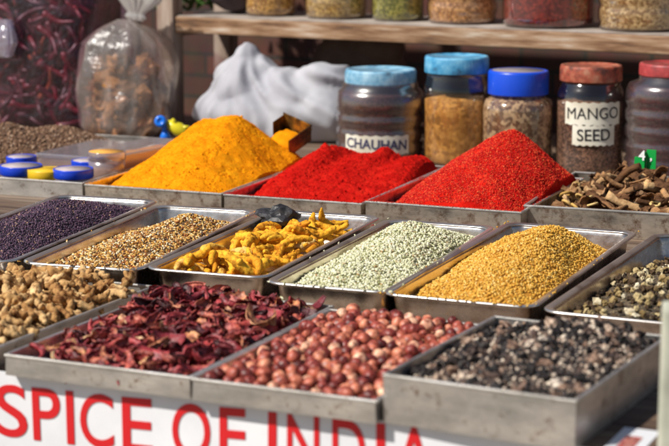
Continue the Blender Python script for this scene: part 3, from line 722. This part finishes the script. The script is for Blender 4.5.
# green price tag in the bark
GRN = plain('green plastic card', (.004, .30, .05), .35)
WP = plain('white paint', (.82, .82, .80), .5)
gt = empty('price_tag', W('O', .187, .455, .078), R(-30)); tag(gt, 'green folded price tag with white number standing in the bark sticks', 'price tag')
boxes('card', [(-.026, .000, -.002, .0, -.01, .038), (0, .024, .012, .014, .008, .056), (-.002, .0, .0005, .012, .0, .05)], GRN, gt, bevel=.0004)
o = obj('number', text_mesh('4', .034, WP, 'number', .0006, .0006), gt, (-.006, -.0035, .041))
o = obj('mark', text_mesh(',', .03, WP, 'mark', .0006, .0006), gt, (.012, .0105, .04))

# ------------------------------------------------------------ banner
BAN = noisy('banner vinyl', [(.3, (.66, .67, .70)), (.7, (.80, .80, .82))], 8, .45, (.15, .004))
REDINK = plain('red lettering', (.60, .008, .012), .5)
bn = empty('banner', TF(-1.75, .022, 0), TA); tag(bn, 'white vinyl banner with red letters hanging on the table front below the trays', 'banner')
def wave(x, z): return .004*math.sin(x*9+1) * (.80-z)*4 + .003*noise.noise(Vector((x*7, z*5, 1)))*(.80-z)*6
V = []; F = []; nx, nz = 120, 26; BW = 2.79
for j in range(nz+1):
    for i in range(nx+1):
        x = BW*i/nx; z = .799-.42*j/nz; V.append((x, -wave(x, z), z))
for j in range(nz):
    for i in range(nx): q = j*(nx+1)+i; F.append((q, q+nx+1, q+nx+2, q+1))
n0 = len(V); V += [(x, y+.0012, z) for x, y, z in V]; F += [tuple(n0+i for i in f[::-1]) for f in F]
obj('sheet', mesh('sheet', V, F, BAN, True), bn)
def letter(ch, x0, x1, zb, cap):
    """one painted letter, x0..x1 wide, standing on zb"""
    me = text_mesh(ch, .1, REDINK, 'letter', .0002, .0008, align='LEFT')
    bm = bmesh.new(); bm.from_mesh(me)
    bmesh.ops.triangulate(bm, faces=list(bm.faces)); bmesh.ops.subdivide_edges(bm, edges=[e for e in bm.edges if e.calc_length() > .02], cuts=2); bm.to_mesh(me); bm.free()
    xs = [v.co.x for v in me.vertices]; zs = [v.co.z for v in me.vertices]
    a, b, c, d = min(xs), max(xs), min(zs), max(zs)
    for v in me.vertices:
        x = x0 + (v.co.x-a)/(b-a)*(x1-x0); z = zb + cap*(v.co.z-c)/(d-c) + .026*(x-1.72) + .018*(x-(x0+x1)/2)
        v.co = (x, -wave(x, z)-.0012+v.co.y, z)
    obj('letter', me, bn)
for ch, a, b in (('S', -5, 29), ('P', 35, 65), ('I', 71.5, 79.5), ('C', 86, 121), ('E', 130, 161), ('O', 181, 219), ('F', 228, 253), ('I', 275, 283), ('N', 293, 323), ('D', 335, 365), ('I', 375, 383), ('A', 391, 427)):
    letter(ch, 1.722+a*.00176, 1.722+b*.00176, .690, .088)

# ------------------------------------------------------------ post at the right, sack under the table
PALE = noisy('pale worn paint', [(.3, (.30, .31, .24)), (.55, (.55, .55, .44)), (.75, (.66, .65, .56))], 7, .7, (.3, .002))
pp = empty('wooden_post', (.428, 2.28, 0), R(-8)); tag(pp, 'pale painted post standing at the right edge in front of the stall', 'post')
boxes('post_body', [(0, .075, 0, .06, 0, 1.022)], PALE, pp, bevel=.004)
boxes('folded_end', [(2.722, 2.775, .004, .11, .8003, .8012)], BAN, bn)
boxes('printed_patch', [(2.737, 2.760, .010, .07, .8013, .8018)], noisy('printed red patch', [(.4, (.12, .01, .01)), (.5, (.55, .25, .2)), (.6, (.35, .02, .02))], 90, .6), bn)

# ------------------------------------------------------------ the shelf
SHW = noisy('paint worn shelf wood', [(.34, (.05, .025, .014)), (.45, (.20, .10, .045)), (.56, (.34, .21, .12)), (.70, (.54, .45, .36))], 14, .7, (.8, .003), stretch=(.35, 3.2, 3.2))
SHTOP = noisy('grey shelf top', [(.35, (.20, .16, .13)), (.7, (.45, .40, .36))], 9, .8, (.3, .002))
POST = noisy('grey post', [(.3, (.14, .09, .065)), (.5, (.30, .22, .17)), (.7, (.42, .34, .28))], 8, .8, (.4, .003), stretch=(4, 4, .6))
SA = TA-R(4.5)
def SF(x, y, z=0):
    X, Y, _ = TF(-1.26, 2.68); return (X+x*math.cos(SA)-y*math.sin(SA), Y+x*math.sin(SA)+y*math.cos(SA), z)
sh = empty('wooden_shelf', SF(0, 0), SA); tag(sh, 'weathered wooden shelf rack with flaking edge behind the stall', 'shelf')
boxes('shelf_board', [(0.062, 2.9, .0, .36, 1.116, 1.166)], SHW, sh, bevel=.004)
boxes('board_lining', [(0.07, 2.88, .006, .355, 1.1665, 1.170)], SHTOP, sh)
boxes('post', [(0, .06, -.01, .05, 0, 2.1)], POST, sh, bevel=.004)
boxes('post', [(0, .06, .32, .38, 0, 2.1)], POST, sh, bevel=.004)
boxes('post', [(2.9, 2.96, -.01, .05, 0, 2.1)], POST, sh, bevel=.004)
boxes('post', [(2.9, 2.96, .32, .38, 0, 2.1)], POST, sh, bevel=.004)
boxes('upper_board', [(0.062, 2.9, .0, .36, 1.62, 1.66)], SHW, sh, bevel=.004)
boxes('side_rail', [(0.008, .05, .05, .32, 1.10, 1.15)], POST, sh, bevel=.003)

# jars
GLASS = film('jar wall', (.93, .90, .88), .30, .10)
DGLASS = film('dusty jar wall', (.80, .72, .70), .40, .22, .10, (.4, .3, .3))
def content(name, a, b, sc_=60):
    m, t, bs = nodes(name); v = tex(t, sc_*5, kind='ShaderNodeTexVoronoi'); n = tex(t, 9, 5)
    mxf = N(t, 'ShaderNodeMath', operation='MULTIPLY_ADD'); mxf.inputs[1].default_value = .5
    sep = N(t, 'ShaderNodeSeparateColor'); t.links.new(v.outputs['Color'], sep.inputs[0]); t.links.new(sep.outputs[0], mxf.inputs[0]); 
    h = N(t, 'ShaderNodeMath', operation='MULTIPLY'); h.inputs[1].default_value = .5; t.links.new(n.outputs['Fac'], h.inputs[0]); t.links.new(h.outputs[0], mxf.inputs[2])
    r_ = ramp(t, [(.2, tuple(c*.6 for c in a)), (.42, a), (.62, b), (.8, tuple(min(1, c*1.35) for c in b))]); t.links.new(mxf.outputs[0], r_.inputs[0]); t.links.new(r_.outputs[0], bs.inputs['Base Color'])
    bs.inputs['Roughness'].default_value = .8; bump(t, bs, v.outputs['Distance'], -.8, .004); return m
def jar(x, y, r, h, lidmat, label, fill, level, z=.8006, ribs=0, sq=0, glass=None, lidh=.035, lidr=None, neck=.86, name='storage_jar', lidtop=None, fr=None):
    X, Y, _ = (fr or TF)(x, y); t = empty(name, (X, Y, z), TA); tag(t, label, 'jar')
    sh_ = h-lidh; lr = lidr or r*neck*1.04; prof = [(r*.90, 0), (r*.985, .010)]
    if ribs:
        for q in range(ribs):
            zz = .02 + (sh_-.06)*q/ribs; dz = (sh_-.06)/ribs
            prof += [(r*.955, zz), (r*1.0, zz+dz*.25), (r*1.0, zz+dz*.75)]
    else: prof += [(r, .03), (r, sh_*.55), (r, sh_*.80)]
    prof += [(r*.98, sh_*.87), (r*.93, sh_*.92), (r*neck, sh_*.955), (r*neck*.96, sh_+.006)]
    lathe('jar_body', prof, glass or GLASS, t, sq=sq, n=48)
    fp = [(rr*.955, min(zz, level*h)) for rr, zz in prof if zz < level*h]; fp[0] = (fp[0][0], .004)
    q = fp[-1]; fp.append((q[0], level*h)); fp.append((q[0]*.6, level*h+.006)); fp.append((.002, level*h+.004))
    lathe('contents', fp, fill, t, sq=sq, n=48, wob=.012, seed=x*9)
    lathe('lid', [(lr*.985, sh_), (lr, sh_+.002), (lr, h-.006), (lr*.97, h), (lr*.88, h+.001), (lr*.87, h-.001)], lidmat, t, n=120, rib=(sh_+.001, h-.004))
    if lidtop: lathe('lid_panel', [(lr*.86, h-.003), (lr*.86, h+.0005)], lidtop, t)
    return t
LBLUE = noisy('worn light blue lid', [(.33, (.03, .12, .22)), (.45, (.05, .28, .50)), (.7, (.20, .48, .66))], 30, .5, (.3, .001))
LBLUE2 = noisy('pale blue lid', [(.33, (.08, .15, .22)), (.46, (.14, .34, .50)), (.7, (.34, .54, .66))], 34, .5, (.3, .001))
LROY = plain('royal blue lid', (.006, .07, .62), .35); LRED = noisy('rusty red lid', [(.35, (.10, .03, .02)), (.5, (.33, .07, .035)), (.7, (.42, .20, .12))], 34, .6, (.4, .002))
LRD = noisy('dull red worn lid', [(.35, (.16, .03, .03)), (.6, (.42, .05, .05)), (.72, (.5, .3, .27))], 26, .5)
PAPER = noisy('paper label', [(.3, (.56, .50, .38)), (.6, (.76, .72, .60))], 14, .8)
INK = plain('black ink', (.015, .013, .015), .6)
def jar_label(t, r, z0, z1, half, lines, size, sx=1., bold=.002, ink=None, zs=None, tilt=0):
    """paper label wrapped round the jar, facing the camera side, with written lines"""
    V = []; F = []; n = 24; rr = r+.0014
    for i in range(n+1):
        a = half*(2*i/n-1)/rr
        for z in (z0, z1): V.append((math.sin(a)*rr, -math.cos(a)*rr, z + .002*math.sin(i*1.7)))
    for i in range(n): F.append((2*i, 2*i+2, 2*i+3, 2*i+1))
    m0 = len(V); V += [(x*(rr-.0008)/rr, y*(rr-.0008)/rr, z) for x, y, z in V]; F += [tuple(m0+i for i in f[::-1]) for f in F]
    rz = R(24.5 + tilt)
    lb = obj('label', mesh('label', V, F, PAPER, True), t, (0, 0, 0), (0, 0, rz))
    for q, s in enumerate(lines):
        me = text_mesh(s, size, ink or INK, 'writing', .0003, bold, sx, wrap=rr+.0008)
        obj('writing', me, lb, (0, 0, zs[q]), (0, R(random.uniform(-2, 2)), 0))
j1 = jar(-.375, 2.40, .127, .258, LBLUE2, 'large dark brown jar with pale blue lid and white label, beside the white sack', content('dark brown goods', (.05, .022, .018), (.16, .075, .06)), .74, ribs=4, glass=DGLASS, lidr=.102, lidh=.042)
jar_label(j1, .127, .030, .082, .098, ['CHAUHAN'], .038, .98, .0008, plain('blue black ink', (.04, .04, .10), .6), [.057], -7)
j2 = jar(-.152, 2.42, .092, .302, LBLUE, 'tall straight jar half full of golden powder with a blue lid', content('golden brown powder', (.46, .20, .035), (.58, .29, .06), 20), .60, glass=GLASS, lidr=.090, lidh=.046, neck=.93)
j3 = jar(.04, 2.39, .099, .272, LROY, 'round shouldered jar of beige goods with a royal blue lid', content('beige goods', (.20, .10, .05), (.52, .36, .20), 22), .80, lidr=.083, lidh=.064, neck=.76, lidtop=noisy('lid top', [(.3, (.16, .14, .15)), (.7, (.3, .26, .26))], 20, .6))
j4 = jar(.24, 2.41, .092, .293, LRED, 'mango seed jar with a rusty red lid and a paper label', content('brown seeds in jar', (.06, .03, .02), (.30, .16, .10), 55), .66, lidr=.084, lidh=.042, neck=.87)
jar_label(j4, .092, .140, .200, .082, ['MANGO'], .044, .92, .0, None, [.170], -3)
jar_label(j4, .092, .085, .139, .060, ['SEED'], .045, .95, .0004, None, [.112], -1)
j5 = jar(.462, 2.40, .118, .308, LRD, 'dark ribbed jar with a dull red lid at the right edge', content('dark purple goods', (.035, .014, .02), (.12, .045, .05)), .78, ribs=5, glass=DGLASS, lidr=.085, lidh=.032, neck=.72)
# upper jars: bottoms in view
ups = [(.325, .081, 'squat jar of golden yellow goods on the upper shelf, nearest the shelf post', (.34, .16, .03), (.60, .36, .10)),
       (.56, .097, 'jar of dull golden goods on the upper shelf, second from the shelf post', (.30, .18, .05), (.52, .36, .12)),
       (.775, .080, 'jar of olive green goods on the upper shelf', (.14, .15, .02), (.34, .33, .07)),
       (.99, .105, 'jar of orange brown goods on the upper shelf, right of the olive green one', (.35, .15, .04), (.60, .33, .13)),
       (1.265, .134, 'wide dark red jar on the upper shelf, the largest up there', (.14, .012, .012), (.26, .03, .02)),
       (1.545, .12, 'jar of yellowish brown goods at the right end of the upper shelf', (.34, .20, .07), (.58, .42, .20))]
for i, (x, r, lab, a, b) in enumerate(ups):
    t = jar(x, .15, r, .24, [LRED, LBLUE, LROY, LRED, LROY, LBLUE][i], lab, content('goods %d' % i, a, b, 26), .80, z=1.1706, glass=GLASS, fr=SF, ribs=(0, 3, 0, 3, 0, 3)[i])
# dark bundle at the left end of the upper shelf
def blob(name, ells, mat, loc, voxel=.012, disp=.02, dscale=.12, parent=None, rz=0, sub=0):
    bm = bmesh.new()
    for (cx, cy, cz, rx, ry, rz_) in ells:
        bmesh.ops.create_icosphere(bm, subdivisions=4, radius=1, matrix=Matrix.Translation((cx, cy, cz)) @ Matrix.Diagonal((rx, ry, rz_, 1)))
    me = bpy.data.meshes.new(name); bm.to_mesh(me); bm.free(); me.materials.append(mat)
    o = obj(name, me, parent, loc, (0, 0, rz))
    m = o.modifiers.new('r', 'REMESH'); m.mode = 'VOXEL'; m.voxel_size = voxel; m.use_smooth_shade = True
    s = o.modifiers.new('s', 'SMOOTH'); s.iterations = 10; s.factor = .6
    for dsc, dst in ((dscale, disp), (dscale*.35, disp*.4)):
        tx = bpy.data.textures.new(name, 'CLOUDS'); tx.noise_scale = dsc; tx.noise_depth = 2; tx.cloud_type = 'COLOR' if False else 'GRAYSCALE'
        d = o.modifiers.new('d', 'DISPLACE'); d.texture = tx; d.strength = dst; d.mid_level = .5; d.texture_coords = 'LOCAL'
    return o
DARKC = noisy('dark cloth', [(.3, (.025, .018, .02)), (.7, (.08, .055, .06))], 12, .9, (.4, .01))
tag(blob('dark_bundle', [(0, 0, .07, .10, .09, .072), (.04, .02, .11, .07, .07, .06)], DARKC, SF(.19, .17, 1.173)), 'dark cloth bundle on the upper shelf beside the shelf post', 'bundle')
# white sack
CLOTH = noisy('white cloth', [(.3, (.30, .30, .34)), (.7, (.46, .46, .49))], 5, .75, (.3, .006), 16)  # white cloth greyed in its colour for the shade under the shelf
ws0 = blob('cloth_sack', [(0.02, 0, .07, .24, .12, .10), (-.08, .0, .15, .11, .09, .10), (-.075, .0, .225, .040, .04, .065), (-.035, .0, .20, .06, .05, .05), (.07, 0, .13, .15, .10, .085), (.19, .01, .19, .11, .07, .045), (-.16, 0, .07, .09, .09, .085), (.20, .0, .10, .10, .09, .10)],
          CLOTH, (0, 0, 0), .008, .02, .2)
bpy.context.view_layer.update()
wme = bpy.data.meshes.new_from_object(ws0.evaluated_get(bpy.context.evaluated_depsgraph_get())); bpy.data.objects.remove(ws0); wme.name = 'cloth_sack'
nrm = [v.normal.copy() for v in wme.vertices]
for v, nn in zip(wme.vertices, nrm):      # long pulled folds running down from the raised corner
    c = v.co; dx, dz = c.x+.07, c.z-.31; an = math.atan2(dz, dx); rad = math.hypot(dx, dz)
    wob = noise.noise(Vector((c.x*6, c.y*6, c.z*6)))
    q = Vector((an*2.6+wob*.6, rad*1.6, c.y*3)); f1 = 1-abs(noise.noise(q*1.6))*3; f2 = 1-abs(noise.noise(q*4+Vector((5, 2, 1))))*3
    v.co = c + nn*(.026*max(0, f1) + .007*max(0, f2) - .012 + .012*wob)
    if v.co.z < .002: v.co.z = .002
wme.polygons.foreach_set('use_smooth', [True]*len(wme.polygons))
ws = obj('cloth_sack', wme, None, TF(-.86, 2.66, .8006), (0, 0, TA))
md = ws.modifiers.new('soften', 'SMOOTH'); md.factor = .6; md.iterations = 9
tag(ws, 'crumpled white cloth sack with a raised corner under the shelf', 'sack')
BRC = noisy('brown cloth', [(.3, (.10, .06, .045)), (.7, (.20, .13, .10))], 9, .9, (.4, .01))
tag(blob('brown_sack', [(0, 0, .16, .17, .10, .17), (.02, 0, .26, .15, .08, .06)], BRC, TF(-.70, 2.98, .806), .012, .03, .12, rz=TA), 'dull brown sack standing behind the white cloth sack', 'sack')

# ------------------------------------------------------------ plastic bags on the left
BAGF = film('bag film', (.90, .74, .82), .12, .26, .045, (.45, .16, .26), (9, .9, .03))
BAGW = film('milky bag film', (.95, .90, .86), .16, .30, .24, (.80, .72, .66), (11, .9, .03))
def bag_shell(name, prof, mat, parent, sq=3, ex=1., ey=1., seed=0, fold=.05, n=72):
    V = []; F = []
    for (r, z) in prof:
        for k in range(n):
            a = 2*math.pi*k/n; c, s = math.cos(a), math.sin(a); rr = r/(abs(c)**sq+abs(s)**sq)**(1/sq)
            rr *= 1+fold*noise.noise(Vector((c*3+seed, s*3, z*9)))+fold*.6*noise.noise(Vector((c*8+seed, s*8, z*5)))
            V.append((rr*c*ex, rr*s*ey, z))
    m = len(prof)
    for i in range(m-1):
        for k in range(n): F.append((i*n+k, i*n+(k+1) % n, (i+1)*n+(k+1) % n, (i+1)*n+k))
    F.append(tuple(range(n-1, -1, -1)))
    return obj(name, mesh(name, V, F, mat, True), parent)
def interp(prof, m=24):
    out = []; zs = [p[1] for p in prof]; rs = [p[0] for p in prof]
    for i in range(m+1): z = zs[0]+(zs[-1]-zs[0])*i/m; out.append((float(np.interp(z, zs, rs)), z))
    return out
bx, by, _ = TF(-1.60, 2.60)
b1 = empty('chilli_bag', (bx, by, .8006), TA); tag(b1, 'big clear plastic bag full of dark red chillies at the upper left', 'bag')
bag_shell('bag_film', interp([(.19, 0), (.215, .03), (.222, .25), (.215, .45), (.19, .58), (.12, .66)], 36), BAGF, b1, 5, 1.05, .72, 2, .05)
bag_shell('torn_flap', interp([(.02, 0.0), (.045, .05), (.03, .12)], 12), film('lilac film', (.8, .75, .85), .6, .15, .45, (.65, .55, .72), (14, 1, .03)), b1, 2, 1, .3, 5, .4).location = (-.06, -.19, .24)
CHI = grainmat('dried chilli skin', [(0, (.03, .002, .008)), (.5, (.085, .004, .014)), (.9, (.18, .008, .02)), (1, (.38, .12, .05))], .4, 'object', (20, [(.3, (.5, .4, .5)), (.6, (1, 1, 1))]), .5)
STEM = plain('chilli stem', (.35, .20, .08), .8)
def chilli_mesh(seed):
    rs = random.Random(seed); L = rs.uniform(.085, .13); b = rs.uniform(.1, .5)
    path = []; rad = []
    for i in range(11):
        t = i/10; path.append(((t-.5)*L, b*L*(t-.5)**2, .006*math.sin(t*6+seed))); rad.append(.0105*(1-t)**.55*(1+.2*noise.noise(Vector((t*7, seed, 0))))+.0012)
    V, F = tube(path, rad, 8, .35, seed); me = mesh('dried_chilli', V, F, CHI, True)
    return me
chm = [chilli_mesh(s) for s in range(8)]
for i in range(230):
    q = random.random()
    x = random.uniform(-.17, .18); z = random.uniform(.03, .50); y = -.115+random.random()**1.5*.12
    if z > .42 and random.random() < .4: continue
    o = bpy.data.objects.new('dried_chilli', random.choice(chm)); sc.collection.objects.link(o)
    c, s = math.cos(TA), math.sin(TA); o.location = (bx+x*c-y*s, by+x*s+y*c, .8+z)
    o.rotation_euler = (random.uniform(0, 6.28), random.uniform(-1.3, 1.3), random.gauss(0, .35)+TA); q = random.uniform(.75, 1.1); o.scale = (q, q, q)
    tag(o, 'long dark red dried chilli inside the big clear bag', 'dried chilli', 'chillies in the clear bag')
fill = boxes('packed_chillies', [(-.19, .19, -.06, .12, .01, .47)], noisy('packed chillies', [(.35, (.015, .002, .004)), (.65, (.09, .006, .012))], 18, .7, (1, .02)), None, (bx, by, .8006), (0, 0, TA), bevel=.03)
tag(fill, 'dense mass of chillies deep inside the big clear bag', 'chillies', None, 'stuff')
cx, cy, _ = TF(-1.305, 2.55)
b2 = empty('knotted_bag', (cx, cy, .8006), TA); tag(b2, 'milky plastic bag of brown goods tied in a knot at the top', 'bag')
bag_shell('bag_film', interp([(.115, 0), (.142, .03), (.146, .12), (.142, .22), (.125, .29), (.075, .335), (.020, .362)], 34), BAGW, b2, 3, 1, .85, 4, .16)
bag_shell('knot', interp([(.020, .360), (.030, .372), (.022, .385), (.035, .40), (.060, .43), (.068, .47)], 18), film('knot film', (.9, .88, .86), .4, .2, .65, (.80, .77, .74)), b2, 1.5, 1.25, .35, 6, .5).rotation_euler = (0, R(6), 0)
CHK = grainmat('brown chunk', [(0, (.05, .025, .015)), (.4, (.18, .08, .03)), (.8, (.38, .18, .06)), (1, (.60, .30, .16))], .8, 'object')
chk = [lump_mesh(s+60, .026, CHK, 'brown_chunk', .8) for s in range(6)]
for i in range(130):
    a = random.uniform(-math.pi, 0) if random.random() < .8 else random.uniform(0, math.pi); z = random.uniform(.02, .235); rr = random.uniform(.08, .118)*(1 if z < .17 else .82)
    o = bpy.data.objects.new('brown_chunk', random.choice(chk)); sc.collection.objects.link(o)
    x, y = rr*math.cos(a), rr*math.sin(a)*.8; c, s = math.cos(TA), math.sin(TA); o.location = (cx+x*c-y*s, cy+x*s+y*c, .8+z)
    o.rotation_euler = [random.uniform(0, 6.28) for _ in range(3)]
    tag(o, 'rough brown chunk inside the knotted milky bag', 'chunk', 'chunks in the knotted bag')

# green leaves behind the bags, low gray rail
LEAF = grainmat('leaf', [(0, (.03, .09, .015)), (1, (.09, .20, .03))], .5, 'island')
lx, ly, _ = TF(-1.45, 3.12)
pl = empty('leafy_plant', (lx, ly, 0)); tag(pl, 'green leafy plant showing behind the knotted bag at the top', 'plant')
V, F = tube([(0, 0, 0), (.01, .0, .5), (-.01, 0, 1.0), (0, 0, 1.4)], [.02, .018, .012, .006], 8); obj('stem', mesh('stem', V, F, BRK, True), pl)
V = []; F = []
for i in range(420):
    p = Vector((random.gauss(0, .09), random.gauss(0, .06), random.uniform(1.16, 1.6))); M = Euler((random.gauss(0, .7), random.gauss(0, .7), random.uniform(0, 6.28))).to_matrix(); o = len(V)
    for q in ((0, 0, 0), (.018, .02, .004), (0, .06, 0), (-.018, .02, .004)): V.append(p + M @ Vector(q))
    F.append((o, o+1, o+2, o+3))
obj('foliage', mesh('foliage', V, F, LEAF), pl)
tag(boxes('grey_board', [(-.42, .42, 0, .03, 0, 1.20)], noisy('grey board', [(.3, (.06, .055, .06)), (.7, (.14, .125, .13))], 5, .8), None, TF(-1.95, 3.0), (0, 0, TA), bevel=.003),
    'dark grey board leaning behind the plastic bags', 'board')
